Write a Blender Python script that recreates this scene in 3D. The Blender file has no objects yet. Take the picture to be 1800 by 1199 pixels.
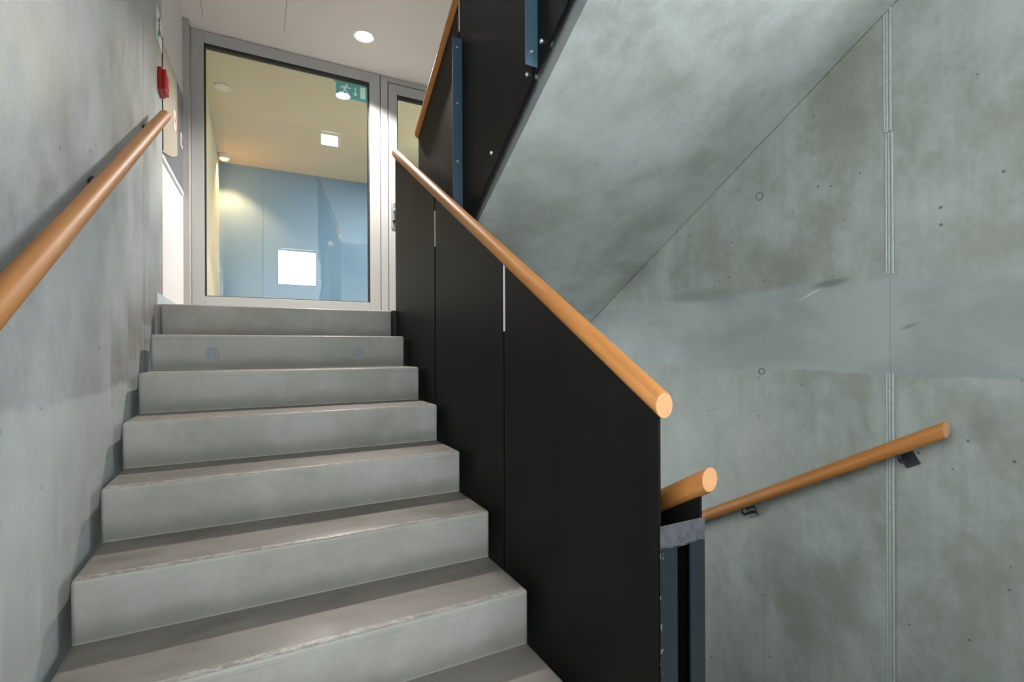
import bpy, bmesh, math, random
from mathutils import Vector, Matrix
C = bpy.context.scene.collection
SC = bpy.context.scene
random.seed(7)
PI = math.pi
H = 1.31                      # eye height above the lower landing; heights below are written relative to the eye
def W(x, y, z): return Vector((x, y, z + H))

# ------------------------------------------------------------------ camera
YAW, ROLL, F = 0.48010, math.radians(-0.264), 874.2
cam = bpy.data.cameras.new('camera'); cam.sensor_width = 36.0; cam.lens = F / 1800 * 36
cam.shift_y = (614.43 - 599.5) / 1800; cam.clip_start = 0.02
co = bpy.data.objects.new('camera', cam); C.objects.link(co)
fw = Vector((math.sin(YAW), math.cos(YAW), 0)); r0 = Vector((math.cos(YAW), -math.sin(YAW), 0)); u0 = Vector((0, 0, 1))
rt = math.cos(ROLL) * r0 + math.sin(ROLL) * u0; up = math.cos(ROLL) * u0 - math.sin(ROLL) * r0
m = Matrix.Identity(4)
for i in range(3): m[i][0], m[i][1], m[i][2] = rt[i], up[i], -fw[i]
m.translation = W(0, 0, 0); co.matrix_world = m
SC.camera = co

# ------------------------------------------------------------------ light and exposure
SC.view_settings.view_transform = 'Standard'; SC.view_settings.look = 'None'
SC.view_settings.gamma = 1.0; SC.view_settings.use_curve_mapping = False
SC.view_settings.exposure = 0.0
wd = bpy.data.worlds.new('sky'); SC.world = wd; wd.use_nodes = True
bg = wd.node_tree.nodes['Background']
bg.inputs[0].default_value = (0.90, 0.965, 1.0, 1); bg.inputs[1].default_value = 12.3
# windows in the back wall (X0, X1, Z0, Z1): daylight comes in through these
WIN = [(0.42, 1.18, 1.29, 2.02), (1.23, 1.62, 4.20, 4.49)]
YB = -1.2
# side windows added to light the stairwell, unseen beside and behind the viewer (Y0, Y1, Z0, Z1)
ADDED_WINR = (-1.12, 0.50, 0.25, 1.95)
ADDED_WINL = (-0.70, 0.62, -0.15, 1.38)
def portal(loc, rot, sx, sy):
    l = bpy.data.lights.new('daylight', 'AREA'); l.shape = 'RECTANGLE'; l.size = sx; l.size_y = sy; l.cycles.is_portal = True
    o = bpy.data.objects.new('daylight', l); C.objects.link(o); o.location = W(*loc); o.rotation_euler = rot
for a, b, c, d in WIN: portal(((a + b) / 2, YB - 0.06, (c + d) / 2), (PI / 2, 0, PI), b - a, d - c)
a, b, c, d = ADDED_WINR; portal((2.25 + 0.03, (a + b) / 2, (c + d) / 2), (PI / 2, 0, PI / 2), b - a, d - c)
a, b, c, d = ADDED_WINL; portal((-0.47 - 0.03, (a + b) / 2, (c + d) / 2), (PI / 2, 0, -PI / 2), b - a, d - c)
def lamp(kind, loc, energy, color, name='lamp_light', rot=(0, 0, 0), **kw):
    l = bpy.data.lights.new(name, kind); l.energy = energy; l.color = color
    for k, v in kw.items(): setattr(l, k, v)
    o = bpy.data.objects.new(name, l); C.objects.link(o); o.location = W(*loc); o.rotation_euler = rot
    return o
WARM = (1.0, 0.86, 0.70)

# ------------------------------------------------------------------ material helpers
def mat(name):
    M = bpy.data.materials.new(name); M.use_nodes = True
    return M, M.node_tree, M.node_tree.nodes['Principled BSDF']
def N(nt, typ, **kw):
    n = nt.nodes.new(typ)
    for k, v in kw.items():
        if k == 'inp':
            for kk, vv in v.items(): n.inputs[kk].default_value = vv
        else: setattr(n, k, v)
    return n
def math_(nt, op, a, b=None, clamp=False):
    n = N(nt, 'ShaderNodeMath', operation=op, use_clamp=clamp)
    for i, v in enumerate((a, b)):
        if v is None: continue
        if isinstance(v, (int, float)): n.inputs[i].default_value = v
        else: nt.links.new(v, n.inputs[i])
    return n.outputs[0]
def ramp(nt, src, lo, hi):
    n = N(nt, 'ShaderNodeMapRange', inp={1: lo, 2: hi}); n.clamp = True
    n.interpolation_type = 'SMOOTHSTEP'
    nt.links.new(src, n.inputs[0]); return n.outputs[0]
def mixc(nt, fac, a, b, mode='MIX'):
    n = N(nt, 'ShaderNodeMix', data_type='RGBA', blend_type=mode)
    if isinstance(fac, (int, float)): n.inputs[0].default_value = fac
    else: nt.links.new(fac, n.inputs[0])
    for i, v in ((6, a), (7, b)):
        if isinstance(v, tuple): n.inputs[i].default_value = (*v, 1)
        else: nt.links.new(v, n.inputs[i])
    return n.outputs[2]
def pos(nt, scale=(1, 1, 1), rot=(0, 0, 0)):
    g = N(nt, 'ShaderNodeNewGeometry')
    mp = N(nt, 'ShaderNodeMapping', inp={'Scale': scale, 'Rotation': rot})
    nt.links.new(g.outputs['Position'], mp.inputs[0]); return mp.outputs[0]
def noise(nt, vec, scale, detail=4, rough=0.55, dist=0.0):
    n = N(nt, 'ShaderNodeTexNoise', inp={'Scale': scale, 'Detail': detail, 'Roughness': rough, 'Distortion': dist})
    nt.links.new(vec, n.inputs['Vector']); return n.outputs['Fac']
def sep(nt):
    g = N(nt, 'ShaderNodeNewGeometry'); s = N(nt, 'ShaderNodeSeparateXYZ')
    nt.links.new(g.outputs['Position'], s.inputs[0]); return s.outputs, g
def bump(nt, b, h, strength, dist=0.01):
    n = N(nt, 'ShaderNodeBump', inp={'Strength': strength, 'Distance': dist})
    nt.links.new(h, n.inputs['Height']); nt.links.new(n.outputs[0], b.inputs['Normal'])

def concrete(name, base, dark, light, streak=0.3, pores=0.6, rough=0.55, extra=None, warm=None, spec=0.4, pscale=(0, 1, 1)):
    M, nt, b = mat(name)
    p = pos(nt)
    big = ramp(nt, noise(nt, p, 1.2, 7, 0.66, 0.25), 0.33, 0.67)
    mid = ramp(nt, noise(nt, pos(nt, (1, 1, 0.8), (0.5, 0.3, 0.2)), 3.4, 8, 0.68, 0.15), 0.36, 0.66)
    fine = noise(nt, p, 55, 3, 0.6)
    st = ramp(nt, noise(nt, pos(nt, (11, 11, 0.6)), 1.6, 5, 0.65), 0.42, 0.70)
    c = mixc(nt, big, dark, base)
    c = mixc(nt, math_(nt, 'MULTIPLY', mid, 0.55), c, light)
    c = mixc(nt, math_(nt, 'MULTIPLY', st, streak), c, dark)
    if warm:
        wn = ramp(nt, noise(nt, pos(nt, (1, 1, 1), (1, 2, 3)), 2.1, 4, 0.6, 0.4), 0.45, 0.72)
        c = mixc(nt, math_(nt, 'MULTIPLY', wn, 0.5), c, warm)
    c = mixc(nt, math_(nt, 'MULTIPLY', ramp(nt, fine, 0.35, 0.7), 0.16), c, dark)
    h = math_(nt, 'ADD', math_(nt, 'MULTIPLY', mid, 0.25), math_(nt, 'MULTIPLY', fine, 0.12))
    if pores:
        v = N(nt, 'ShaderNodeTexVoronoi', inp={'Scale': 17.0, 'Randomness': 1.0})
        nt.links.new(pos(nt, pscale), v.inputs['Vector'])
        cs = N(nt, 'ShaderNodeSeparateColor'); nt.links.new(v.outputs['Color'], cs.inputs[0])
        rad = math_(nt, 'MULTIPLY', ramp(nt, math_(nt, 'ADD', cs.outputs[0], math_(nt, 'MULTIPLY', math_(nt, 'SUBTRACT', big, 0.6), 0.15)), 1.0 - 0.32 * pores, 1.0), 0.10)
        hole = math_(nt, 'LESS_THAN', v.outputs['Distance'], rad)
        c = mixc(nt, math_(nt, 'MULTIPLY', hole, 0.75), c, tuple(x * 0.28 for x in dark))
        h = math_(nt, 'SUBTRACT', h, hole)
    if extra: c, h = extra(nt, c, h)
    nt.links.new(c, b.inputs['Base Color'])
    rr = N(nt, 'ShaderNodeMapRange', inp={3: rough - 0.12, 4: rough + 0.12}); nt.links.new(mid, rr.inputs[0])
    nt.links.new(rr.outputs[0], b.inputs['Roughness'])
    b.inputs['Specular IOR Level'].default_value = spec
    bump(nt, b, h, 0.35, 0.004)
    return M
def plain(name, col, rough=0.5, metal=0.0, nz=0.06, scale=40, spec=0.5):
    M, nt, b = mat(name)
    f = noise(nt, pos(nt), scale, 3)
    c = mixc(nt, f, tuple(x * (1 - nz) for x in col), tuple(min(1, x * (1 + nz)) for x in col))
    nt.links.new(c, b.inputs['Base Color'])
    b.inputs['Roughness'].default_value = rough; b.inputs['Metallic'].default_value = metal
    b.inputs['Specular IOR Level'].default_value = spec
    return M

# step profile used for the dado stain on the left wall
T, R_ = 0.30, 0.1741
Y0, Z0 = 3.226, 0.2553
def left_extra(nt, c, h):
    (x, y, z), g = sep(nt)
    k = math_(nt, 'CEIL', math_(nt, 'DIVIDE', math_(nt, 'SUBTRACT', Y0, y), T))
    zt = math_(nt, 'SUBTRACT', Z0 + H + 0.052, math_(nt, 'MULTIPLY', k, R_))
    zt = math_(nt, 'ADD', zt, math_(nt, 'MULTIPLY', math_(nt, 'SUBTRACT', noise(nt, pos(nt), 9, 4), 0.5), 0.02))
    d = math_(nt, 'SUBTRACT', zt, z)
    band = math_(nt, 'MULTIPLY', ramp(nt, d, -0.004, 0.004), math_(nt, 'LESS_THAN', y, Y0 + 0.02))
    smear = math_(nt, 'MULTIPLY', ramp(nt, d, -0.45, 0.05), ramp(nt, noise(nt, pos(nt, (1, 5, 1.2), (0.5, 0, 0)), 2.6, 7, 0.68), 0.32, 0.56))
    smear = math_(nt, 'MULTIPLY', smear, math_(nt, 'LESS_THAN', y, Y0 + 0.5))
    c = mixc(nt, math_(nt, 'MULTIPLY', smear, 0.8), c, (0.20, 0.175, 0.145))
    c = mixc(nt, math_(nt, 'MULTIPLY', band, 0.7), c, (0.30, 0.33, 0.33))
    # pour line of paler, smoother concrete low on the wall
    wav = math_(nt, 'MULTIPLY', math_(nt, 'SUBTRACT', noise(nt, pos(nt), 5.5, 4), 0.5), 0.10)
    lo = ramp(nt, math_(nt, 'ADD', z, wav), H - 0.13, H - 0.155)
    c = mixc(nt, math_(nt, 'MULTIPLY', lo, 0.45), c, (0.50, 0.54, 0.53))
    return c, h
SMUDGE = ((1.29, 0.285, -0.10, 0.10, 0.022, (0.10, 0.11, 0.10), 0.75), (1.38, 0.245, -0.42, 0.075, 0.006, (0.42, 0.45, 0.44), 0.6), (0.995, 0.083, -0.35, 0.045, 0.008, (0.11, 0.12, 0.115), 0.7), (2.0, 0.30, 0.05, 0.35, 0.05, (0.14, 0.155, 0.135), 0.6))
def right_extra(nt, c, h):
    (x, y, z), g = sep(nt)
    wv = math_(nt, 'MULTIPLY', math_(nt, 'SUBTRACT', noise(nt, pos(nt), 2.6, 3), 0.5), 0.07)
    zz = math_(nt, 'ADD', z, wv)
    up_ = ramp(nt, zz, H + 0.30, H + 0.26); dn = ramp(nt, zz, H - 0.115, H - 0.100)
    band = math_(nt, 'MULTIPLY', up_, dn)
    sm = noise(nt, pos(nt, (1, 1, 2), (0.3, 0, 0)), 1.7, 4, 0.6, 0.15)
    bc = mixc(nt, ramp(nt, sm, 0.3, 0.7), (0.175, 0.20, 0.193), (0.262, 0.29, 0.283))
    c = mixc(nt, math_(nt, 'MULTIPLY', band, 0.86), c, bc)
    h = math_(nt, 'MULTIPLY', h, math_(nt, 'SUBTRACT', 1.0, math_(nt, 'MULTIPLY', band, 0.8)))
    # faint formwork lines
    for yy in (1.62, 2.42):
        ln = ramp(nt, math_(nt, 'ABSOLUTE', math_(nt, 'SUBTRACT', y, yy)), 0.005, 0.001)
        c = mixc(nt, math_(nt, 'MULTIPLY', math_(nt, 'MULTIPLY', ln, 0.25), math_(nt, 'SUBTRACT', 1.0, band)), c, (0.15, 0.17, 0.16))
    cr = ramp(nt, math_(nt, 'ABSOLUTE', math_(nt, 'SUBTRACT', y, 1.060)), 0.003, 0.001)
    c = mixc(nt, math_(nt, 'MULTIPLY', math_(nt, 'MULTIPLY', cr, band), 0.45), c, (0.13, 0.145, 0.14))
    for cy, cz, ang, ry, rz, col, k in SMUDGE:
        dy = math_(nt, 'SUBTRACT', y, cy); dz = math_(nt, 'SUBTRACT', z, cz + H)
        ca, sa = math.cos(ang), math.sin(ang)
        a = math_(nt, 'DIVIDE', math_(nt, 'ADD', math_(nt, 'MULTIPLY', dy, ca), math_(nt, 'MULTIPLY', dz, sa)), ry)
        e = math_(nt, 'DIVIDE', math_(nt, 'SUBTRACT', math_(nt, 'MULTIPLY', dz, ca), math_(nt, 'MULTIPLY', dy, sa)), rz)
        r2 = math_(nt, 'ADD', math_(nt, 'MULTIPLY', a, a), math_(nt, 'MULTIPLY', e, e))
        c = mixc(nt, math_(nt, 'MULTIPLY', ramp(nt, r2, 1.0, 0.0), k), c, col)
    return c, h
def step_extra(nt, c, h):
    (x, y, z), g = sep(nt)
    s2 = N(nt, 'ShaderNodeSeparateXYZ'); nt.links.new(g.outputs['Normal'], s2.inputs[0])
    topm = ramp(nt, s2.outputs[2], 0.5, 0.95)
    wn = ramp(nt, noise(nt, pos(nt, (0.7, 2, 1)), 3.0, 5, 0.6, 0.4), 0.30, 0.65)
    tc = mixc(nt, wn, (0.115, 0.10, 0.085), (0.19, 0.166, 0.145))
    c = mixc(nt, math_(nt, 'MULTIPLY', topm, 0.9), c, tc)
    # rough pale cast edge just below and behind the nosing
    u = math_(nt, 'FRACT', math_(nt, 'DIVIDE', math_(nt, 'SUBTRACT', Y0 + H * 0, y), T))
    ed = math_(nt, 'MULTIPLY', ramp(nt, u, 0.90, 0.93), topm)
    rn = ramp(nt, noise(nt, pos(nt, (1, 3, 3)), 42, 6, 0.75), 0.40, 0.62)
    c = mixc(nt, math_(nt, 'MULTIPLY', math_(nt, 'MULTIPLY', ed, rn), 0.75), c, (0.42, 0.42, 0.38))
    # grubby lower half of the risers
    fr = math_(nt, 'FRACT', math_(nt, 'DIVIDE', math_(nt, 'SUBTRACT', z, H + Z0 - 10 * R_), R_))
    dn = math_(nt, 'MULTIPLY', ramp(nt, math_(nt, 'ADD', fr, math_(nt, 'MULTIPLY', noise(nt, pos(nt), 6, 5, 0.6), 0.6)), 0.75, 0.40),
               math_(nt, 'SUBTRACT', 1.0, topm))
    c = mixc(nt, math_(nt, 'MULTIPLY', dn, 0.50), c, (0.235, 0.225, 0.185))
    foot = math_(nt, 'MULTIPLY', ramp(nt, fr, 0.035, 0.015), math_(nt, 'SUBTRACT', 1.0, topm))
    c = mixc(nt, math_(nt, 'MULTIPLY', foot, 0.7), c, (0.50, 0.50, 0.46))
    lip = math_(nt, 'MULTIPLY', math_(nt, 'MULTIPLY', ramp(nt, math_(nt, 'ABSOLUTE', math_(nt, 'SUBTRACT', fr, 0.875)), 0.012, 0.004), math_(nt, 'SUBTRACT', 1.0, topm)), ramp(nt, noise(nt, pos(nt), 5, 4), 0.42, 0.6))
    c = mixc(nt, math_(nt, 'MULTIPLY', lip, 0.35), c, (0.20, 0.195, 0.17))
    return c, h
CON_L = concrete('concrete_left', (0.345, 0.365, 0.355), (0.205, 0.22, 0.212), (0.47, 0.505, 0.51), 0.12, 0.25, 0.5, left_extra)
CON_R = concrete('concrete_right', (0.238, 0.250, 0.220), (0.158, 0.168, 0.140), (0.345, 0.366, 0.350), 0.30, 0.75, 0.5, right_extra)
CON_S = concrete('concrete_soffit', (0.345, 0.37, 0.345), (0.245, 0.262, 0.238), (0.47, 0.51, 0.50), 0.08, 0.12, 0.45, pscale=(1, 1, 1))
CON_T = concrete('concrete_step', (0.45, 0.445, 0.405), (0.34, 0.335, 0.295), (0.54, 0.545, 0.51), 0.18, 0.2, 0.5, step_extra, pscale=(1, 1, 1))
CON_E = concrete('concrete_slab_side', (0.23, 0.245, 0.24), (0.18, 0.19, 0.185), (0.28, 0.30, 0.29), 0.1, 0.2, 0.5, pscale=(1, 1, 1))
PLASTER = plain('white_plaster', (0.64, 0.62, 0.62), 0.6)
CEIL = plain('ceiling_paint', (0.67, 0.63, 0.60), 0.7, nz=0.03, scale=3)
FLOORM = concrete('floor_screed', (0.30, 0.30, 0.28), (0.22, 0.22, 0.2), (0.36, 0.36, 0.34), 0.0, 0.1, 0.5, pscale=(1, 1, 1))
FLOORL = concrete('landing_screed', (0.46, 0.455, 0.44), (0.38, 0.375, 0.36), (0.52, 0.51, 0.5), 0.0, 0.1, 0.5, pscale=(1, 1, 1))
JOINT = plain('joint_shadow_line', (0.10, 0.11, 0.105), 0.8)
JREC = plain('joint_recess_grey', (0.19, 0.205, 0.195), 0.8, nz=0.2)
ZINC = plain('joint_strip_grey', (0.32, 0.345, 0.33), 0.45, 0.2, 0.25, 60)
FRAME = plain('door_frame_paint', (0.42, 0.425, 0.42), 0.42, 0.1, 0.03)
GASKET = plain('black_gasket', (0.012, 0.012, 0.012), 0.5)
TRIM = plain('grey_jamb_paint', (0.38, 0.37, 0.355), 0.5)
BLUEW = plain('corridor_blue_paint', (0.135, 0.275, 0.50), 0.5, nz=0.04, scale=2)
CREAM = plain('corridor_cream_paint', (0.64, 0.575, 0.43), 0.6, nz=0.03, scale=2)
CREAMW = plain('corridor_side_paint', (0.75, 0.68, 0.54), 0.6, nz=0.03, scale=2)
STEEL = plain('bolt_steel', (0.62, 0.63, 0.64), 0.28, 0.9)
CHROME = plain('lock_steel', (0.6, 0.63, 0.66), 0.25, 0.8)
RED = plain('alarm_red_plastic', (0.38, 0.008, 0.008), 0.35)
WHITE = plain('white_print', (0.8, 0.8, 0.78), 0.5)
GREEN = plain('sign_green', (0.02, 0.22, 0.10), 0.4)
def lit(name, col, e):
    M, nt, b = mat(name); b.inputs['Base Color'].default_value = (*col, 1); b.inputs['Emission Color'].default_value = (*col, 1); b.inputs['Emission Strength'].default_value = e
    return M
TEAL = lit('sign_teal', (0.01, 0.20, 0.20), 0.7)
SIGNW = lit('sign_pale', (0.45, 0.62, 0.52), 0.5)
GREYH = plain('sign_housing_grey', (0.20, 0.22, 0.24), 0.5)
CABB = plain('cabinet_beige_reflection', (0.44, 0.40, 0.33), 0.35, 0.1, 0.03)  # beige reflection on the stainless front, put into the colour
CABD = plain('cabinet_dark', (0.15, 0.16, 0.18), 0.35, 0.2, 0.04)  # dark part of the painted reflection; also colours the latch recess
REDP = plain('red_print', (0.55, 0.05, 0.05), 0.5)
SKIRT = plain('skirting_steel', (0.50, 0.60, 0.66), 0.35, 0.3)
ANCH = plain('anchor_zinc', (0.30, 0.35, 0.40), 0.45, 0.2, 0.5, 70)
BRACK = plain('bracket_black', (0.03, 0.032, 0.036), 0.4, 0.4)
VOID = plain('slot_shade_black', (0.003, 0.003, 0.003), 1.0, spec=0.0)

def steel_black(name, base, rough):
    M, nt, b = mat(name)
    f = noise(nt, pos(nt, (7, 7, 0.5)), 2.0, 4); g = noise(nt, pos(nt), 2.2, 3)
    f2 = math_(nt, 'MULTIPLY', math_(nt, 'ADD', f, g), 0.5)
    c = mixc(nt, ramp(nt, f2, 0.35, 0.65), tuple(x * 0.8 for x in base), tuple(x * 1.25 for x in base))
    nt.links.new(c, b.inputs['Base Color'])
    rr = N(nt, 'ShaderNodeMapRange', inp={3: rough - 0.05, 4: rough + 0.08}); nt.links.new(f2, rr.inputs[0])
    nt.links.new(rr.outputs[0], b.inputs['Roughness'])
    b.inputs['Specular IOR Level'].default_value = 0.15
    return M
BLACK = steel_black('black_sheet_steel', (0.0062, 0.0057, 0.0054), 0.48)
STRAP = plain('strap_sky_blue_steel', (0.042, 0.085, 0.12), 0.42, 0.1, 0.12, 30)  # blue-grey paint with the sky's blue reflection mixed into the colour

def closure_mat():
    M, nt, b = mat('end_plate_paint')
    (x, y, z), g = sep(nt)
    n = noise(nt, pos(nt, (3, 1, 0.5)), 16, 4, 0.6)
    e = ramp(nt, math_(nt, 'ADD', z, math_(nt, 'MULTIPLY', math_(nt, 'SUBTRACT', n, 0.5), 0.022)), H - 0.4635, H - 0.4615)
    dk = mixc(nt, noise(nt, pos(nt), 20, 4), (0.007, 0.013, 0.018), (0.011, 0.019, 0.025))
    zn = mixc(nt, ramp(nt, noise(nt, pos(nt), 60, 5, 0.7), 0.3, 0.7), (0.05, 0.055, 0.062), (0.095, 0.10, 0.11))
    chip = math_(nt, 'MULTIPLY', ramp(nt, x, 0.839, 0.835), ramp(nt, noise(nt, pos(nt, (1, 1, 0.7)), 48, 5, 0.75), 0.60, 0.64))
    c = mixc(nt, chip, mixc(nt, e, dk, zn), (0.16, 0.19, 0.22))
    nt.links.new(c, b.inputs['Base Color']); b.inputs['Roughness'].default_value = 0.42
    return M
ENDP = closure_mat()
GAPLIGHT = plain('gap_light_pale', (0.62, 0.63, 0.61), 0.4, 0.1, 0.1, 60)  # pale colour standing in for light in the open panel joints

def wood(name, ang):
    M, nt, b = mat(name)
    v = pos(nt, (1, 1, 1), (ang, 0, 0))
    mp = N(nt, 'ShaderNodeMapping', inp={'Scale': (40, 2.2, 40)}); nt.links.new(v, mp.inputs[0])
    g1 = noise(nt, mp.outputs[0], 1.0, 5, 0.6, 0.3)
    mp2 = N(nt, 'ShaderNodeMapping', inp={'Scale': (260, 30, 260)}); nt.links.new(v, mp2.inputs[0])
    g2 = noise(nt, mp2.outputs[0], 1.0, 2, 0.5)
    c = mixc(nt, ramp(nt, g1, 0.3, 0.7), (0.31, 0.118, 0.029), (0.40, 0.172, 0.046))
    c = mixc(nt, math_(nt, 'MULTIPLY', ramp(nt, g2, 0.5, 0.75), 0.35), c, (0.30, 0.125, 0.04))
    nt.links.new(c, b.inputs['Base Color']); b.inputs['Roughness'].default_value = 0.5
    b.inputs['Specular IOR Level'].default_value = 0.25
    return M
SL = 0.1741 / 0.30
ANG = math.atan(SL)
WOOD_UP = wood('beech_up', -ANG)
WOOD_DN = wood('beech_down', ANG)
def endgrain():  # end grain, with daylight on the cut ends mixed into the colour
    M, nt, b = mat('beech_end_grain_daylit')
    g = noise(nt, pos(nt, (1, 1, 0.2)), 160, 3)
    nt.links.new(mixc(nt, g, (0.52, 0.255, 0.105), (0.68, 0.36, 0.17)), b.inputs['Base Color']); b.inputs['Roughness'].default_value = 0.5
    return M
ENDG = endgrain()

def glass():
    M, nt, b = mat('door_glass')
    out = nt.nodes['Material Output']; nt.nodes.remove(b)
    t = N(nt, 'ShaderNodeBsdfTransparent', inp={0: (0.90, 0.95, 0.93, 1)})
    gl = N(nt, 'ShaderNodeBsdfGlossy', inp={'Roughness': 0.0, 'Color': (1, 1, 1, 1)})
    fr = N(nt, 'ShaderNodeFresnel', inp={'IOR': 1.6})
    k = math_(nt, 'MULTIPLY', fr.outputs[0], 1.7, True)
    mx = N(nt, 'ShaderNodeMixShader')
    nt.links.new(k, mx.inputs[0]); nt.links.new(t.outputs[0], mx.inputs[1]); nt.links.new(gl.outputs[0], mx.inputs[2])
    nt.links.new(mx.outputs[0], out.inputs[0])
    return M
GLASS = glass()
def emit(name, col, s):
    M, nt, b = mat(name)
    b.inputs['Base Color'].default_value = (0.8, 0.8, 0.8, 1)
    b.inputs['Emission Color'].default_value = (*col, 1); b.inputs['Emission Strength'].default_value = s
    return M
LENS = emit('downlight_lens', (1, 0.97, 0.92), 9.0)
LENSW = emit('corridor_lens', (1, 0.85, 0.62), 1.2)

# ------------------------------------------------------------------ mesh helpers (heights relative to the eye)
def BM(): return bmesh.new()
def box(bm, x0, x1, y0, y1, z0, z1, bev=0, seg=2):
    vs = [bm.verts.new((x, y, z)) for x in (x0, x1) for y in (y0, y1) for z in (z0, z1)]
    fs = [bm.faces.new([vs[i] for i in q]) for q in ((0, 1, 3, 2), (4, 6, 7, 5), (0, 4, 5, 1), (2, 3, 7, 6), (0, 2, 6, 4), (1, 5, 7, 3))]
    if bev:
        es = list({e for f in fs for e in f.edges})
        bmesh.ops.bevel(bm, geom=es, offset=bev, segments=seg, profile=0.5, affect='EDGES')
def prism(bm, poly, x0, x1):
    """polygon of (y, z) extruded along X"""
    a = [bm.verts.new((x0, y, z)) for y, z in poly]; b = [bm.verts.new((x1, y, z)) for y, z in poly]
    n = len(poly)
    bm.faces.new(a); bm.faces.new(b[::-1])
    for i in range(n): bm.faces.new((a[i], b[i], b[(i + 1) % n], a[(i + 1) % n]))
def prism_y(bm, poly, y0, y1):
    """polygon of (x, z) extruded along Y"""
    a = [bm.verts.new((x, y0, z)) for x, z in poly]; b = [bm.verts.new((x, y1, z)) for x, z in poly]
    n = len(poly)
    bm.faces.new(a); bm.faces.new(b[::-1])
    for i in range(n): bm.faces.new((a[i], b[i], b[(i + 1) % n], a[(i + 1) % n]))
def tube(bm, pts, r, n=12):
    pts = [Vector(p) for p in pts]; rings = []
    for i, p in enumerate(pts):
        d = (pts[min(i + 1, len(pts) - 1)] - pts[max(i - 1, 0)]).normalized()
        s = d.cross(Vector((0, 0, 1)));
        if s.length < 1e-3: s = Vector((1, 0, 0))
        s.normalize(); t = s.cross(d)
        rings.append([bm.verts.new(p + r * (math.cos(2 * PI * k / n) * s + math.sin(2 * PI * k / n) * t)) for k in range(n)])
    for a, b in zip(rings, rings[1:]):
        for k in range(n): bm.faces.new((a[k], a[(k + 1) % n], b[(k + 1) % n], b[k]))
    bm.faces.new(rings[0][::-1]); bm.faces.new(rings[-1])
def lathe(bm, c, axis, prof, n=24):
    """prof: (radius, offset along axis)"""
    c = Vector(c); ax = Vector(axis).normalized()
    s = ax.orthogonal().normalized(); t = ax.cross(s); rings = []
    for r, h in prof:
        if r == 0: rings.append([bm.verts.new(c + ax * h)])
        else: rings.append([bm.verts.new(c + ax * h + r * (math.cos(2 * PI * k / n) * s + math.sin(2 * PI * k / n) * t)) for k in range(n)])
    for a, b in zip(rings, rings[1:]):
        for k in range(n):
            if len(a) == 1 and len(b) == 1: continue
            if len(a) == 1: bm.faces.new((a[0], b[k], b[(k + 1) % n]))
            elif len(b) == 1: bm.faces.new((a[k], a[(k + 1) % n], b[0]))
            else: bm.faces.new((a[k], a[(k + 1) % n], b[(k + 1) % n], b[k]))
def rail(bm, x, ya, za, yb, r=0.027, slope=SL, n=40):
    """round handrail with plumb-cut, softly chamfered ends (from ya, za to yb along the slope)"""
    L = yb - ya; sg = 1 if L > 0 else -1
    st = [(0, 0.0), (r * 0.93, 0.0), (r, 0.003)] + [(r, L * sg * i / 8) for i in range(1, 8)] + [(r, abs(L) - 0.003), (r * 0.93, abs(L)), (0, abs(L))]
    rings = []
    for rr, d in st:
        y = ya + sg * d; z = za + (y - ya) * slope
        if rr == 0: rings.append([bm.verts.new((x, y, z))])
        else: rings.append([bm.verts.new((x + rr * math.cos(2 * PI * k / n), y, z + rr / math.cos(ANG) * math.sin(2 * PI * k / n))) for k in range(n)])
    caps = []
    for i, (a, b) in enumerate(zip(rings, rings[1:])):
        for k in range(n):
            if len(a) == 1: caps.append(bm.faces.new((a[0], b[k], b[(k + 1) % n])))
            elif len(b) == 1: caps.append(bm.faces.new((a[k], a[(k + 1) % n], b[0])))
            else: bm.faces.new((a[k], a[(k + 1) % n], b[(k + 1) % n], b[k]))
    for f in caps: f.material_index = 1
def obj(name, bm, M, parent=None, smooth=None, base=None):
    bmesh.ops.recalc_face_normals(bm, faces=bm.faces[:])
    for v in bm.verts: v.co.z += H
    co_ = [v.co for v in bm.verts]
    if base is None:
        lo = [min(c[i] for c in co_) for i in range(3)]; hi = [max(c[i] for c in co_) for i in range(3)]
        org = Vector(((lo[0] + hi[0]) / 2, (lo[1] + hi[1]) / 2, lo[2]))
    else: org = W(*base)
    for v in bm.verts: v.co -= org
    me = bpy.data.meshes.new(name); bm.to_mesh(me); bm.free()
    for mm in (M if isinstance(M, (list, tuple)) else [M]): me.materials.append(mm)
    if smooth is not None:
        for p in me.polygons: p.use_smooth = True
        me.set_sharp_from_angle(angle=math.radians(smooth))
    o = bpy.data.objects.new(name, me); C.objects.link(o)
    if parent is not None:
        o.parent = parent; o['_o'] = 1
        po = parent['_org'] if '_org' in parent else (0, 0, 0)
        o.location = org - Vector(po)
        del o['_o']
    else: o.location = org
    ORG[o.name] = org
    o['_org'] = tuple(org)
    return o
ORG = {}
def tag(o, label, cat, group=None):
    o['label'] = label; o['category'] = cat
    if group: o['group'] = group
    return o
def thing(name, label, cat, loc, group=None, kind=None):
    o = bpy.data.objects.new(name, None); C.objects.link(o); o.location = W(*loc); o.empty_display_size = 0.1
    o['_org'] = tuple(W(*loc))
    if label: tag(o, label, cat, group)
    if kind: o['kind'] = kind
    return o
def struct(name, bm, M, parent=None, smooth=None):
    o = obj(name, bm, M, parent, smooth)
    if parent is None: o['kind'] = 'structure'
    return o
def sbox(name, M, *a, parent=None, bev=0):
    b = BM(); box(b, *a, bev=bev); return struct(name, b, M, parent)

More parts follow.
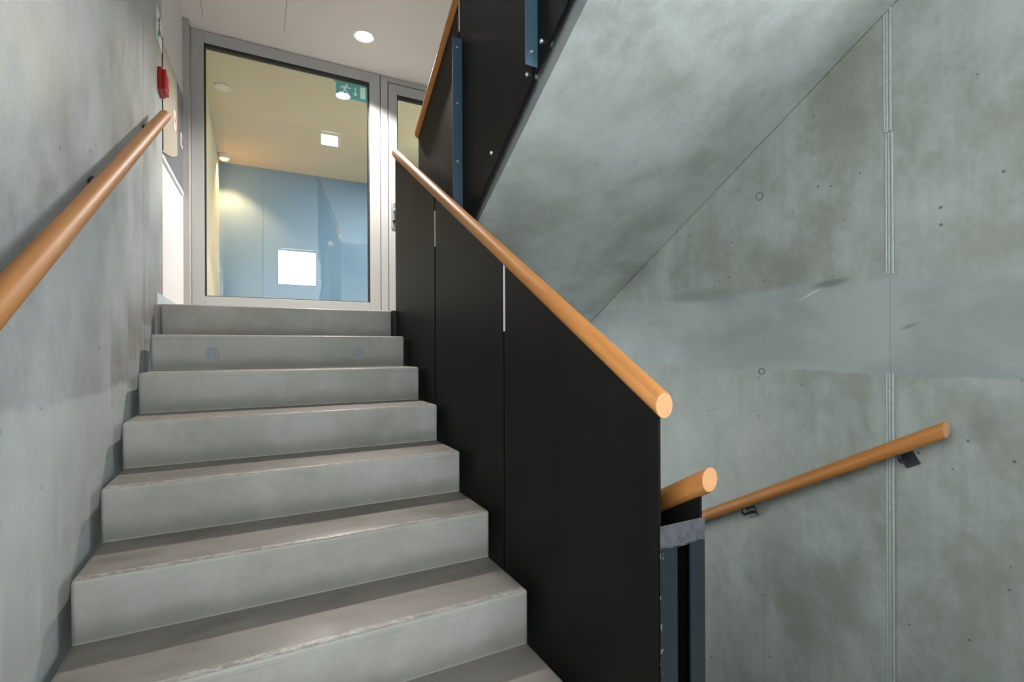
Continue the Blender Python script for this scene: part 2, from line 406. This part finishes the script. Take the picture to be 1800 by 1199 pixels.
# ------------------------------------------------------------------ the setting
FZ, UZ = -1.3114, Z0 - 0.002        # lower landing floor, upper landing floor
XL, XW = -0.47, 2.25                # faces of the left and right concrete walls
YD = 4.75                           # face of the glazed door screen
CZ = 2.613                          # ceiling over the upper landing
sbox('floor', FLOORM, XL - 0.2, 2.45, YB - 0.2, 0.826, FZ - 0.25, FZ)
sbox('floor_upper_landing', FLOORL, XL - 0.2, 2.45, 3.27, 8.2, UZ - 0.22, UZ)
sbox('floor_basement', FLOORM, XL - 0.2, 2.45, 0.826, 5.0, FZ - 1.95, FZ - 1.75)
sbox('leak_block_back', CON_S, XL - 0.2, 2.45, 0.60, 0.80, FZ - 1.95, FZ - 0.25)  # added unseen wall, keeps sky light from leaking in below the landing
sbox('leak_block_front', CON_S, XL - 0.2, 2.45, 4.9, 5.1, FZ - 1.95, UZ - 0.22)  # added unseen wall, closes the far end against the same light leak
# left wall: concrete in two pours with an open groove between, then plaster
def holed_x(name, M, x0, x1, y0, y1, z0, z1, h):
    b = BM(); a, e, c, d = h
    box(b, x0, x1, y0, a, z0, z1); box(b, x0, x1, e, y1, z0, z1); box(b, x0, x1, a, e, z0, c); box(b, x0, x1, a, e, d, z1)
    bmesh.ops.remove_doubles(b, verts=b.verts[:], dist=1e-5)
    return struct(name, b, M)
holed_x('wall_left', CON_L, XL - 0.2, XL, YB - 0.2, 2.979, FZ - 2.0, 5.3, ADDED_WINL)
b = BM(); box(b, XL - 0.2, XL, 2.985, 3.55, FZ - 2.0, 5.3); struct('wall_left', b, CON_L)
sbox('trim_1', JOINT, XL - 0.19, XL - 0.008, 2.979, 2.985, FZ - 1.8, 5.2)
sbox('wall_left', PLASTER, XL - 0.2, XL - 0.010, 3.552, 4.9, UZ, CZ)
sbox('trim_2', TRIM, XL - 0.01, -0.4385, 4.635, YD + 0.08, UZ, CZ - 0.001)
sbox('baseboard_left', SKIRT, XL - 0.009, XL + 0.004, 3.34, 4.63, UZ, UZ + 0.072, bev=0.001)
holed_x('wall_right', CON_R, XW, XW + 0.2, YB - 0.2, 8.2, FZ - 2.0, 5.3, ADDED_WINR)
# joint strip on the right wall, broken by the trowelled band
def joint(z0, z1, y):
    b = BM()
    box(b, XW - 0.006, XW + 0.001, y - 0.0165, y - 0.008, z0, z1, bev=0.002)
    box(b, XW - 0.004, XW + 0.001, y - 0.003, y + 0.004, z0, z1, bev=0.0015)
    box(b, XW - 0.0045, XW + 0.001, y + 0.007, y + 0.013, z0, z1, bev=0.0015)
    o = struct('trim_3', b, ZINC)
    b = BM(); box(b, XW - 0.0015, XW + 0.001, y - 0.0165, y + 0.0165, z0, z1); o2 = obj('joint_recess', b, JREC, o)
joint(0.86, 1.9, 1.066); joint(0.292, 0.856, 1.0615); joint(FZ - 1.2, -0.099, 1.062)
# cast-in tie rings
for (y, z, r) in ((1.633, 0.761, 0.021), (1.625, -0.115, 0.017)):
    b = BM(); lathe(b, (XW, y, z), (-1, 0, 0), [(r - 0.004, 0.0005), (r - 0.0035, 0.002), (r, 0.002), (r + 0.0005, 0.0)], 28)
    struct('trim_4', b, JOINT, smooth=40)
# back wall with its daylight windows
def wall_with_holes(name, M, x0, x1, y0, y1, z0, z1, holes):
    xs = sorted({x0, x1, *[v for h in holes for v in h[:2]]}); zs = sorted({z0, z1, *[v for h in holes for v in h[2:]]})
    b = BM()
    for i in range(len(xs) - 1):
        for j in range(len(zs) - 1):
            cx, cz = (xs[i] + xs[i + 1]) / 2, (zs[j] + zs[j + 1]) / 2
            if any(h[0] < cx < h[1] and h[2] < cz < h[3] for h in holes): continue
            box(b, xs[i], xs[i + 1], y0, y1, zs[j], zs[j + 1])
    bmesh.ops.remove_doubles(b, verts=b.verts[:], dist=1e-5)
    return struct(name, b, M)
wall_with_holes('wall_back', PLASTER, XL, XW, YB - 0.2, YB, FZ, 5.2, WIN)
for k, (x0, x1, z0, z1) in enumerate(WIN):
    b = BM(); f = 0.03; ya, yb_ = YB - 0.13, YB - 0.09
    box(b, x0, x1, ya, yb_, z0, z0 + f); box(b, x0, x1, ya, yb_, z1 - f, z1)
    box(b, x0, x0 + f, ya, yb_, z0 + f, z1 - f); box(b, x1 - f, x1, ya, yb_, z0 + f, z1 - f)
    struct('window_%d' % (k + 1), b, FRAME)
for k, (x, (y0, y1, z0, z1)) in enumerate(((XW + 0.10, ADDED_WINR), (XL - 0.14, ADDED_WINL))):
    b = BM(); f = 0.04
    box(b, x, x + 0.04, y0, y1, z0, z0 + f); box(b, x, x + 0.04, y0, y1, z1 - f, z1)
    box(b, x, x + 0.04, y0, y0 + f, z0 + f, z1 - f); box(b, x, x + 0.04, y1 - f, y1, z0 + f, z1 - f)
    struct('window_%d' % (k + 3), b, FRAME)  # frames of the added, unseen side windows
sbox('ceiling', CEIL, XL - 0.2, 2.45, 3.3, YD + 0.02, CZ, CZ + 0.55)
sbox('ceiling_stairwell', CEIL, XL - 0.2, 2.45, YB - 0.2, 8.2, 5.2, 5.4)
sbox('wall_front', PLASTER, XL, XW, YD + 0.1, YD + 0.25, CZ + 0.55, 5.2)
# ceiling board joints
for (x, y0, y1) in ((-0.337, 3.31, 4.58), (0.235, 3.31, 4.47)):
    sbox('trim_5', JOINT, x - 0.0015, x + 0.0015, y0, y1, CZ - 0.0006, CZ + 0.002)

# corridor behind the glass
sbox('wall_corridor_back', BLUEW, -0.42, 2.45, 7.95, 8.1, UZ, CZ)
sbox('wall_corridor_left', CREAMW, -0.6, -0.405, YD + 0.12, 7.95, UZ, CZ)
sbox('ceiling_corridor', CREAM, XL - 0.2, 2.45, YD + 0.10, 8.2, CZ - 0.002, CZ + 0.3)
sbox('trim_6', plain('corridor_wall_joint', (0.10, 0.17, 0.22), 0.6), 0.128, 0.134, 7.947, 7.955, UZ, CZ - 0.01)

# ------------------------------------------------------------------ glazed door screen
door = thing('door_1', None, None, (0.5, YD, UZ), kind='structure')
fy0, fy1 = YD, YD + 0.075
b = BM()
box(b, -0.437, -0.347, fy0, fy1, UZ, CZ - 0.003, bev=0.003); box(b, 0.979, 1.076, fy0, fy1, UZ, CZ - 0.003, bev=0.003)
box(b, -0.347, 0.979, fy0 + 0.0005, fy1, 2.517, CZ - 0.003, bev=0.003); box(b, -0.347, 0.979, fy0 + 0.0005, fy1, UZ, 0.447, bev=0.003)
obj('fixed_frame', b, FRAME, door)
b = BM(); g = 0.012
box(b, -0.347, -0.347 + g, fy0 + 0.012, fy1 - 0.01, 0.447, 2.517); box(b, 0.979 - g, 0.979, fy0 + 0.012, fy1 - 0.01, 0.447, 2.517)
box(b, -0.347 + g, 0.979 - g, fy0 + 0.012, fy1 - 0.01, 2.517 - 0.022, 2.517); box(b, -0.347 + g, 0.979 - g, fy0 + 0.012, fy1 - 0.01, 0.447, 0.453)
obj('glazing_gasket', b, GASKET, door)
b = BM(); box(b, -0.335, 0.967, fy0 + 0.03, fy0 + 0.036, 0.452, 2.496); obj('glass_pane', b, GLASS, door)
b = BM()
box(b, 1.082, 1.150, fy0, fy1, UZ, CZ - 0.003, bev=0.003); box(b, 1.150, XW - 0.07, fy0, fy1, 2.562, CZ - 0.003, bev=0.003); box(b, XW - 0.07, XW - 0.004, fy0, fy1, UZ, CZ - 0.003, bev=0.003)
obj('door_frame', b, FRAME, door)
b = BM(); box(b, 1.076, 1.082, fy0 + 0.01, fy1, UZ, CZ - 0.004); box(b, 1.150, 1.157, fy0 + 0.01, fy1, UZ, 2.562); box(b, 1.157, XW - 0.076, fy0 + 0.01, fy1, 2.555, 2.562)
obj('shadow_gap', b, GASKET, door)
b = BM()
lx0, lx1 = 1.157, XW - 0.076
box(b, lx0, 1.239, fy0 + 0.002, fy1 - 0.005, UZ + 0.008, 2.555, bev=0.003); box(b, lx1 - 0.085, lx1, fy0 + 0.002, fy1 - 0.005, UZ + 0.008, 2.555, bev=0.003)
box(b, 1.239, lx1 - 0.085, fy0 + 0.0025, fy1 - 0.005, 2.46, 2.555, bev=0.003); box(b, 1.239, lx1 - 0.085, fy0 + 0.0025, fy1 - 0.005, UZ + 0.008, 0.45, bev=0.003)
leaf = obj('door_leaf', b, FRAME, door)
b = BM(); box(b, 1.239, 1.247, fy0 + 0.012, fy1 - 0.012, 0.45, 2.46); box(b, 1.247, lx1 - 0.085, fy0 + 0.012, fy1 - 0.012, 2.436, 2.46)
obj('leaf_gasket', b, GASKET, leaf)
b = BM(); box(b, 1.247, lx1 - 0.085, fy0 + 0.03, fy0 + 0.036, 0.45, 2.436); obj('leaf_glass', b, GLASS, leaf)
# lock plate with lever
b = BM(); box(b, 1.178, 1.222, fy0 - 0.010, fy0 + 0.003, 1.163, 1.415, bev=0.009, seg=3)
lock = obj('lock_plate', b, CHROME, leaf, 40)
b = BM(); tube(b, [(1.200, fy0 - 0.008, 1.335), (1.200, fy0 - 0.05, 1.335), (1.207, fy0 - 0.058, 1.335), (1.24, fy0 - 0.06, 1.335), (1.315, fy0 - 0.06, 1.335)], 0.009, 12)
obj('lever_handle', b, CHROME, lock, 40)
b = BM(); lathe(b, (1.200, fy0 - 0.0095, 1.235), (0, -1, 0), [(0.014, 0), (0.014, 0.006), (0.0115, 0.008), (0, 0.008)], 20); box(b, 1.1965, 1.2035, fy0 - 0.016, fy0 - 0.01, 1.205, 1.232)
obj('key_cylinder', b, BRACK, lock, 40)

# ------------------------------------------------------------------ the stairs
XS0, XS1 = -0.437, 0.7995
def stair(name, label, ytop, ztop, n, x0, x1, M):
    """flight climbing towards +Y whose top nosing is at (ytop, ztop)"""
    t = thing(name, label, 'staircase', ((x0 + x1) / 2, ytop - T * (n - 1), ztop - R_ * n))
    for k in range(n):
        y = ytop - T * k; z = ztop - R_ * k; zb = z - R_ - 0.11
        b = BM(); box(b, x0, x1, y, y + T + (0.03 if k else 0.04), z - R_ - 0.012, z, bev=0.012, seg=3)
        s = obj('step', b, M, t, 30)
        STEPS.append(s)
    b = BM()
    yb = ytop - T * (n - 1) + 0.05
    prism(b, [(ytop + 0.02, ztop - R_ - 0.01), (ytop + 0.02, ztop - R_ - 0.30), (yb, ztop - R_ * n - 0.22), (yb, ztop - R_ * n - 0.005)] , x0 + 0.01, x1 - 0.01)
    obj('waist_slab', b, CON_E, t)
    return t
STEPS = []
st1 = stair('staircase', 'grey concrete steps climbing to the glazed landing door', Y0, Z0, 9, XS0, XS1, CON_T)
for x, z in ((-0.183, -0.015), (0.531, -0.011)):
    y = Y0 - T; b = BM(); rr = 0.026
    lathe(b, (x, y + 0.001, z), (0, -1, 0), [(rr + 0.006, 0), (rr + 0.005, 0.003), (rr, 0.003), (rr - 0.002, 0.0), (0.019, 0.0), (0.018, 0.003), (0, 0.004)], 24)
    o = obj('anchor_plug', b, ANCH, STEPS[1], 40); o['label'] = 'round zinc anchor plug set in the riser'
# flight going down from the lower landing, behind the balustrade
XD0, XD1 = 1.0, 2.244
t = thing('staircase', 'grey concrete steps going down under the sloping soffit', 'staircase', (1.62, 2.0, FZ - 1.7))
for k in range(9):
    y = 0.836 + T * k; z = FZ - R_ * (k + 1)
    b = BM(); box(b, XD0, XD1, y - 0.03, y + T, z - 0.16, z, bev=0.006); obj('step', b, CON_T, t)
# flight above: sloping soffit slab climbing back over the camera side
SL0 = R_ / T
def zs(y): return 1.0905 - 0.577 * (y - 1.5)
t = thing('staircase', 'concrete upper flight with smooth sloping soffit above the right-hand side', 'staircase', (1.62, 2.0, 0.1))
b = BM(); prism(b, [(3.27, zs(3.27)), (0.45, zs(0.45)), (0.45, Z0 + (3.2 - 0.45) * SL0), (3.27, Z0), (3.2, Z0)], 1.0, XW - 0.007)
o = obj('soffit_slab', b, [CON_S, CON_E], t)
for p in o.data.polygons:
    if abs(p.normal.x) > 0.9: p.material_index = 1
for k in range(9):
    y = 3.2 - T * k; z = Z0 + R_ * (k + 1)
    b = BM(); prism(b, [(y, z - R_ + 0.002), (y, z), (y - T + 0.004, z)], 1.002, XW - 0.004); obj('step', b, CON_T, t)

# ------------------------------------------------------------------ balustrades
def rail_o(x, ya, za, yb, slope, M, parent, r=0.027):
    b = BM(); rail(b, x, ya, za, yb, r, slope); return obj('handrail', b, [M, ENDG], parent, 35)
def bolt(p, ax, parent, r=0.009, h=0.006, name='bolt'):
    b = BM(); lathe(b, p, ax, [(r, -0.001), (r, h * 0.5), (r * 0.75, h), (r * 0.35, h + 0.0005), (r * 0.3, h - 0.002), (0, h - 0.002)], 16)
    o = obj(name, b, STEEL, parent, 40); return o
XA = 0.831; SA = 0.593
def zra(y): return -0.130 + SA * (y - 0.849)
ba = thing('balustrade', 'black sheet-steel balustrade with light wooden handrail beside the steps', 'balustrade', (XA, 2.0, FZ))
joints = [0.866, 1.659, 2.449, 3.242]
for i in range(3):
    y0, y1 = joints[i] + (0.009 if i else 0), joints[i + 1] - (0.009 if i < 2 else 0)
    lowz = lambda y: max(FZ - 0.25, Z0 + SL * (y - Y0) - 0.42)
    b = BM(); prism(b, [(y0, lowz(y0)), (y1, lowz(y1)), (y1, zra(y1) - 0.006), (y0, zra(y0) - 0.006)], XA, XA + 0.008)
    obj('panel', b, BLACK, ba)
for yj, zt in ((1.659, 0.068), (2.449, 0.532)):
    b = BM(); box(b, XA + 0.008, XA + 0.018, yj - 0.05, yj + 0.05, Z0 + SL * (yj - Y0) - 0.40, zt, bev=0.001)
    s = obj('cover_strap', b, STRAP, ba)
    for q in (0.05, 0.33, 0.62): bolt((XA + 0.0175, yj + 0.02, zt - q), (1, 0, 0), s)
for yj, z0, z1 in ((1.659, 0.068, zra(1.659) - 0.03), (2.449, 0.532, 0.715)):
    b = BM(); box(b, XA + 0.001, XA + 0.007, yj - 0.0088, yj + 0.0088, z0, z1); obj('lit_joint_slit', b, GAPLIGHT, ba)  # added strip, paints the bright slit between two panels
rail_o(XA + 0.004, 0.849, zra(0.849), 3.238, SA, WOOD_UP, ba)
b = BM(); box(b, 0.806, XA + 0.004, 3.228, 3.268, Z0 - 0.165, Z0 + 0.002); obj('dark_gap_block', b, BRACK, ba)  # black block painted in for the dark gap beside the landing edge

XB = 0.965
bb = thing('balustrade', 'lower black balustrade with wooden handrail going down behind the slotted plate', 'balustrade', (XB, 2.0, FZ - 1.0))
def zrb(y): return -0.318 - SL * (y - 0.845)
b = BM(); prism(b, [(0.866, zrb(0.866) - 0.006), (3.2, zrb(3.2) - 0.006), (3.2, zrb(3.2) - 1.35), (0.866, zrb(0.866) - 1.35)], XB, XB + 0.008)
obj('panel', b, BLACK, bb)
rail_o(XB + 0.004, 0.838, zrb(0.838), 3.2, -SL, WOOD_DN, bb)
b = BM()
x0, x1, zt, zb = XA + 0.0005, XB + 0.0075, -0.411, FZ - 0.15
sx0, sx1, sz = 0.8815, 0.9245, -0.466
box(b, x0, sx0, 0.857, 0.862, zb, zt); box(b, sx1, x1, 0.857, 0.862, zb, zt); box(b, sx0, sx1, 0.857, 0.862, sz, zt)
bmesh.ops.remove_doubles(b, verts=b.verts[:], dist=1e-6)
ep = thing('end_plate', 'upright slotted steel plate closing the gap between the two handrails, bare metal on top', 'plate', ((x0 + x1) / 2, 0.864, zb))
obj('face', b, ENDP, ep)
b = BM(); box(b, 0.866, 0.938, 0.874, 0.878, zb, zt - 0.01); obj('slot_dark_sheet', b, VOID, ep)  # added black sheet standing in for the dark space behind the slot

XC = 0.958
BOLTS = ((1.588, 1.146), (1.697, 1.076), (2.029, 0.886))
bc = thing('balustrade', 'black sheet-steel balustrade of the upper flight with bolted blue-grey bars', 'balustrade', (XC, 2.0, 0.6))
def zrc(y): return 1.405 + 0.603 * (3.154 - y)
def zpb(y): return 0.647 + 0.63 * (2.276 - y)
jc = [0.80, 1.645, 2.42, 3.142]
for i in range(3):
    y0, y1 = jc[i] + 0.009, jc[i + 1] - (0.009 if i < 2 else 0)
    b = BM(); prism(b, [(y0, zpb(y0)), (y1, zpb(y1)), (y1, zrc(y1) - 0.005), (y0, zrc(y0) - 0.005)], XC, XC + 0.008)
    obj('panel', b, BLACK, bc)
for ya, z0, z1, zb_ in ((2.378, 0.62, 1.594, (1.544, 1.258, 0.962)), (1.617, 1.064, 2.2, (1.115, 1.45, 1.85))):
    b = BM(); box(b, XC - 0.052, XC, ya, ya + 0.007, z0, z1, bev=0.0012); box(b, XC - 0.007, XC, ya + 0.007, ya + 0.04, z0 + 0.06, z1)
    s = obj('angle_bar', b, STRAP, bc)
    for z in zb_: bolt((XC - 0.028, ya + 0.0005, z), (0, -1, 0), s, 0.008)
b = BM(); box(b, XC + 0.001, XC + 0.007, 2.4112, 2.4288, 1.66, zrc(2.42) - 0.03); obj('lit_joint_slit', b, GAPLIGHT, bc)  # bright slit of the upper joint, painted as a strip
for y, z in BOLTS:
    y2 = y; z2 = z
    b = BM(); lathe(b, (XC + 0.0075, y2, z2), (1, 0, 0), [(0.012, 0), (0.012, 0.0345), (0, 0.0345)], 16); obj('standoff', b, STEEL, bc, 40)
    bolt((XC + 0.0005, y2, z2), (-1, 0, 0), bc, 0.010, 0.008)
rail_o(XC + 0.004, 3.154, zrc(3.154), 0.8, -0.603, WOOD_DN, bc)

# ------------------------------------------------------------------ wall handrails
def wall_rail(label, x, ya, za, yb, slope, M, wx, brk):
    t = thing('wall_handrail', label, 'handrail', (wx, (ya + yb) / 2, min(za, za + slope * (yb - ya))))
    rail_o(x, ya, za, yb, slope, M, t).name = 'rail'
    s = 1 if wx > x else -1
    for y in brk:
        z = za + slope * (y - ya)
        b = BM(); pw = wx - s * 0.008
        zc, yc = z - 0.058, y
        q = [(math.cos(a + math.atan(slope)) * 0.036, math.sin(a + math.atan(slope)) * 0.036) for a in (PI / 4, 3 * PI / 4, 5 * PI / 4, 7 * PI / 4)]
        prism(b, [(yc + a_, zc + c_) for a_, c_ in q], min(wx, pw), max(wx, pw))
        tube(b, [(pw, yc, zc), (x + s * 0.035, yc, zc - 0.004), (x + s * 0.015, yc, zc - 0.002), (x + s * 0.003, yc, zc + 0.008), (x, yc, zc + 0.02), (x, yc, z - 0.022)], 0.0065, 12)
        obj('bracket', b, BRACK, t, 40)
    return t
wall_rail('round wooden handrail on the left concrete wall below the red call point', -0.405, 0.55, 1.205 - SA * (3.10 - 0.55), 3.14, SA, WOOD_UP, XL, (1.0, 2.08, 2.98))
wall_rail('round wooden handrail on the right wall sloping down past the joint strip', 2.168, 0.849, -0.290, 3.1, -SL, WOOD_DN, XW, (0.994, 1.68, 2.6))

# ------------------------------------------------------------------ lamps
def downlight(x, y, z, r, label, group, lens):
    t = thing('recessed_downlight', label, 'ceiling light', (x, y, z), group)
    b = BM(); lathe(b, (x, y, z), (0, 0, -1), [(r + 0.012, 0.0), (r + 0.011, 0.003), (r, 0.004), (r - 0.002, 0.0), (r - 0.008, 0.0005)], 40); obj('rim', b, WHITE, t, 40)
    b = BM(); lathe(b, (x, y, z), (0, 0, -1), [(r - 0.004, 0.0), (r * 0.6, 0.0015), (0, 0.002)], 40); obj('lens', b, lens, t, 40)
    return t
downlight(0.831, 4.239, CZ, 0.078, 'lit round downlight in the landing ceiling in front of the glass', None, LENS)
lamp('SPOT', (0.831, 4.239, CZ - 0.012), 480, (1.0, 0.93, 0.86), 'downlight_beam', spot_size=math.radians(128), spot_blend=0.65, shadow_soft_size=0.025)
t = thing('smoke_detector', 'flat white round detector on the corridor ceiling behind the glass', 'detector', (-0.252, 5.669, CZ - 0.002))
b = BM(); lathe(b, (-0.252, 5.669, CZ - 0.002), (0, 0, -1), [(0.075, 0), (0.075, 0.012), (0.06, 0.022), (0, 0.024)], 32); obj('housing', b, WHITE, t, 40)
t = thing('ceiling_spotlight', 'small round white lamp where the corridor ceiling meets the blue wall', 'ceiling light', (-0.33, 7.62, CZ - 0.002))
b = BM(); lathe(b, (-0.33, 7.62, CZ - 0.002), (0, 0, -1), [(0.07, 0), (0.07, 0.05), (0.058, 0.062)], 32); obj('housing', b, WHITE, t, 40)
b = BM(); lathe(b, (-0.33, 7.62, CZ - 0.062), (0, 0, -1), [(0.058, 0), (0.04, 0.02), (0, 0.03)], 24); obj('lens', b, LENSW, t, 40)
lamp('SPOT', (-0.31, 7.58, CZ - 0.10), 210, (1.0, 0.43, 0.15), 'corridor_beam', spot_size=math.radians(112), spot_blend=0.5, shadow_soft_size=0.04)
downlight(2.18, 5.9, CZ - 0.002, 0.085, 'added unseen downlight in the corridor ceiling behind the door leaf', None, LENSW)
lamp('AREA', (2.1, 5.9, CZ - 0.02), 150, (1.0, 0.91, 0.78), 'corridor_fill', shape='DISK', size=0.17)  # added source brightening the corridor, hidden from view

# ------------------------------------------------------------------ signs and fittings
def flat(bm, poly, y, d=0.0015): prism_y(bm, poly, y - d, y)
def circ(cx, cz, r, n=16): return [(cx + r * math.cos(2 * PI * k / n), cz + r * math.sin(2 * PI * k / n)) for k in range(n)]
# hanging exit sign behind the glass
es = thing('exit_sign', 'green emergency exit sign hanging from a grey box behind the glass', 'sign', (0.85, 4.9, 2.39))
b = BM(); box(b, 0.69, 1.008, 4.875, 4.945, 2.545, CZ - 0.002, bev=0.004); obj('housing', b, GREYH, es)
b = BM(); box(b, 0.703, 0.990, 4.90, 4.915, 2.392, 2.545); pn = obj('panel', b, TEAL, es)
b = BM(); y = 4.90; s = 0.10; ox, oz = 0.735, 2.42
def P(*pts): return [(ox + a * s, oz + c * s) for a, c in pts]
flat(b, circ(ox + 0.62 * s, oz + 0.93 * s, 0.10 * s), y)
flat(b, P((0.30, 0.78), (0.55, 0.82), (0.66, 0.72), (0.52, 0.42), (0.36, 0.46)), y)                    # trunk
flat(b, P((0.62, 0.78), (0.85, 0.62), (1.02, 0.70), (1.0, 0.78), (0.86, 0.72), (0.66, 0.86)), y)        # front arm
flat(b, P((0.34, 0.82), (0.10, 0.72), (0.05, 0.52), (0.13, 0.50), (0.17, 0.66), (0.36, 0.72)), y)       # rear arm
flat(b, P((0.40, 0.48), (0.54, 0.44), (0.80, 0.30), (0.74, 0.02), (0.64, 0.03), (0.68, 0.26), (0.44, 0.36)), y)  # front leg
flat(b, P((0.36, 0.48), (0.46, 0.40), (0.30, 0.16), (-0.02, 0.16), (-0.02, 0.25), (0.24, 0.26)), y)     # rear leg
obj('running_figure', b, SIGNW, pn)
b = BM(); ax = 0.877; flat(b, [(ax - 0.005, 2.505), (ax + 0.005, 2.505), (ax + 0.005, 2.445), (ax - 0.005, 2.445)], y)
flat(b, [(ax - 0.020, 2.450), (ax, 2.422), (ax + 0.020, 2.450), (ax + 0.012, 2.455), (ax, 2.439), (ax - 0.012, 2.455)], y); obj('arrow', b, SIGNW, pn)
b = BM(); flat(b, [(0.922, 2.415), (0.970, 2.415), (0.970, 2.522), (0.922, 2.522)], y); obj('doorway', b, SIGNW, pn)

# flat green sign on the concrete wall, seen very obliquely
gs = thing('safety_sign', 'small pale green and white sign high on the left concrete wall', 'sign', (XL, 3.45, 1.78))
b = BM(); box(b, XL, XL + 0.003, 3.365, 3.545, 1.755, 1.925); gp = obj('panel', b, WHITE, gs)
def flatx(bm, poly, x, d=0.001):
    prism(bm, poly, x, x + d)
b = BM(); X = XL + 0.003
flatx(b, [(3.385, 1.775), (3.42, 1.775), (3.46, 1.82), (3.52, 1.82), (3.52, 1.84), (3.45, 1.845), (3.47, 1.875), (3.44, 1.895), (3.39, 1.87), (3.39, 1.855), (3.43, 1.865), (3.415, 1.825)], X)
flatx(b, [(3.46 + 0.013 * math.cos(2 * PI * k / 12), 1.905 + 0.013 * math.sin(2 * PI * k / 12)) for k in range(12)], X)
obj('pictogram', b, GREEN, gp)

# red fire alarm call point at the end of the concrete wall
cp = thing('fire_call_point', 'red manual fire alarm box at the end of the left wall', 'alarm', (XL, 3.46, 1.49))
b = BM(); box(b, XL, XL + 0.022, 3.395, 3.525, 1.478, 1.605, bev=0.004); obj('back_box', b, RED, cp)
b = BM(); box(b, XL + 0.021, XL + 0.040, 3.402, 3.518, 1.484, 1.598, bev=0.006, seg=3); cov = obj('cover', b, RED, cp)
b = BM(); box(b, XL + 0.040, XL + 0.043, 3.425, 3.495, 1.508, 1.572, bev=0.001); obj('press_panel', b, RED, cov)

# hydrant cabinet in the plaster wall
XP = XL - 0.010
hc = thing('hydrant_cabinet', 'stainless wall cabinet, beige and dark reflections painted on, red letter in a ring', 'cabinet', (XP, 4.0, 1.18))
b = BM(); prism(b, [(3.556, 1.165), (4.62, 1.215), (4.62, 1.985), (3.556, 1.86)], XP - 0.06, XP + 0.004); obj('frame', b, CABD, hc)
b = BM(); prism(b, [(3.57, 1.185), (3.8, 1.24), (4.0, 1.30), (4.22, 1.385), (4.22, 1.935), (3.57, 1.855)], XP + 0.003, XP + 0.010); dr = obj('door', b, CABB, hc)  # outline follows the reflected beige area, curved lower edge included
b = BM(); prism(b, [(3.556, 1.148), (4.57, 1.198), (4.57, 1.218), (3.556, 1.168)], XP, XP + 0.012); obj('bottom_trim', b, WHITE, hc)
b = BM()
for k in range(12): box(b, XP + 0.004, XP + 0.014, 3.556, 3.572, 1.19 + k * 0.056, 1.19 + k * 0.056 + 0.05)
obj('hinge', b, BRACK, dr)
cyy, czz, ry, rz = 4.10, 1.585, 0.085, 0.085
b = BM(); flatx(b, [(cyy + ry * math.cos(2 * PI * k / 32), czz + rz * math.sin(2 * PI * k / 32)) for k in range(32)], XP + 0.010, 0.0008); rg = obj('badge', b, WHITE, dr)
b = BM()
n = 32
for k in range(n):
    a0, a1 = 2 * PI * k / n, 2 * PI * (k + 1) / n
    flatx(b, [(cyy + q * math.cos(a), czz + q * math.sin(a)) for a, q in ((a0, 0.083), (a1, 0.083), (a1, 0.074), (a0, 0.074))], XP + 0.0108, 0.0006)
box(b, XP + 0.0108, XP + 0.0114, 4.066, 4.082, 1.545, 1.625); box(b, XP + 0.0108, XP + 0.0114, 4.118, 4.134, 1.545, 1.625); box(b, XP + 0.0108, XP + 0.0114, 4.082, 4.118, 1.577, 1.593)
obj('letter_ring', b, REDP, rg)
b = BM(); box(b, XP + 0.004, XP + 0.012, 4.42, 4.50, 1.53, 1.63, bev=0.003); lt = obj('latch', b, WHITE, hc)
b = BM(); box(b, XP + 0.012, XP + 0.014, 4.435, 4.485, 1.55, 1.61); obj('latch_recess', b, CABD, lt)

for o in bpy.data.objects:
    if '_org' in o: del o['_org']
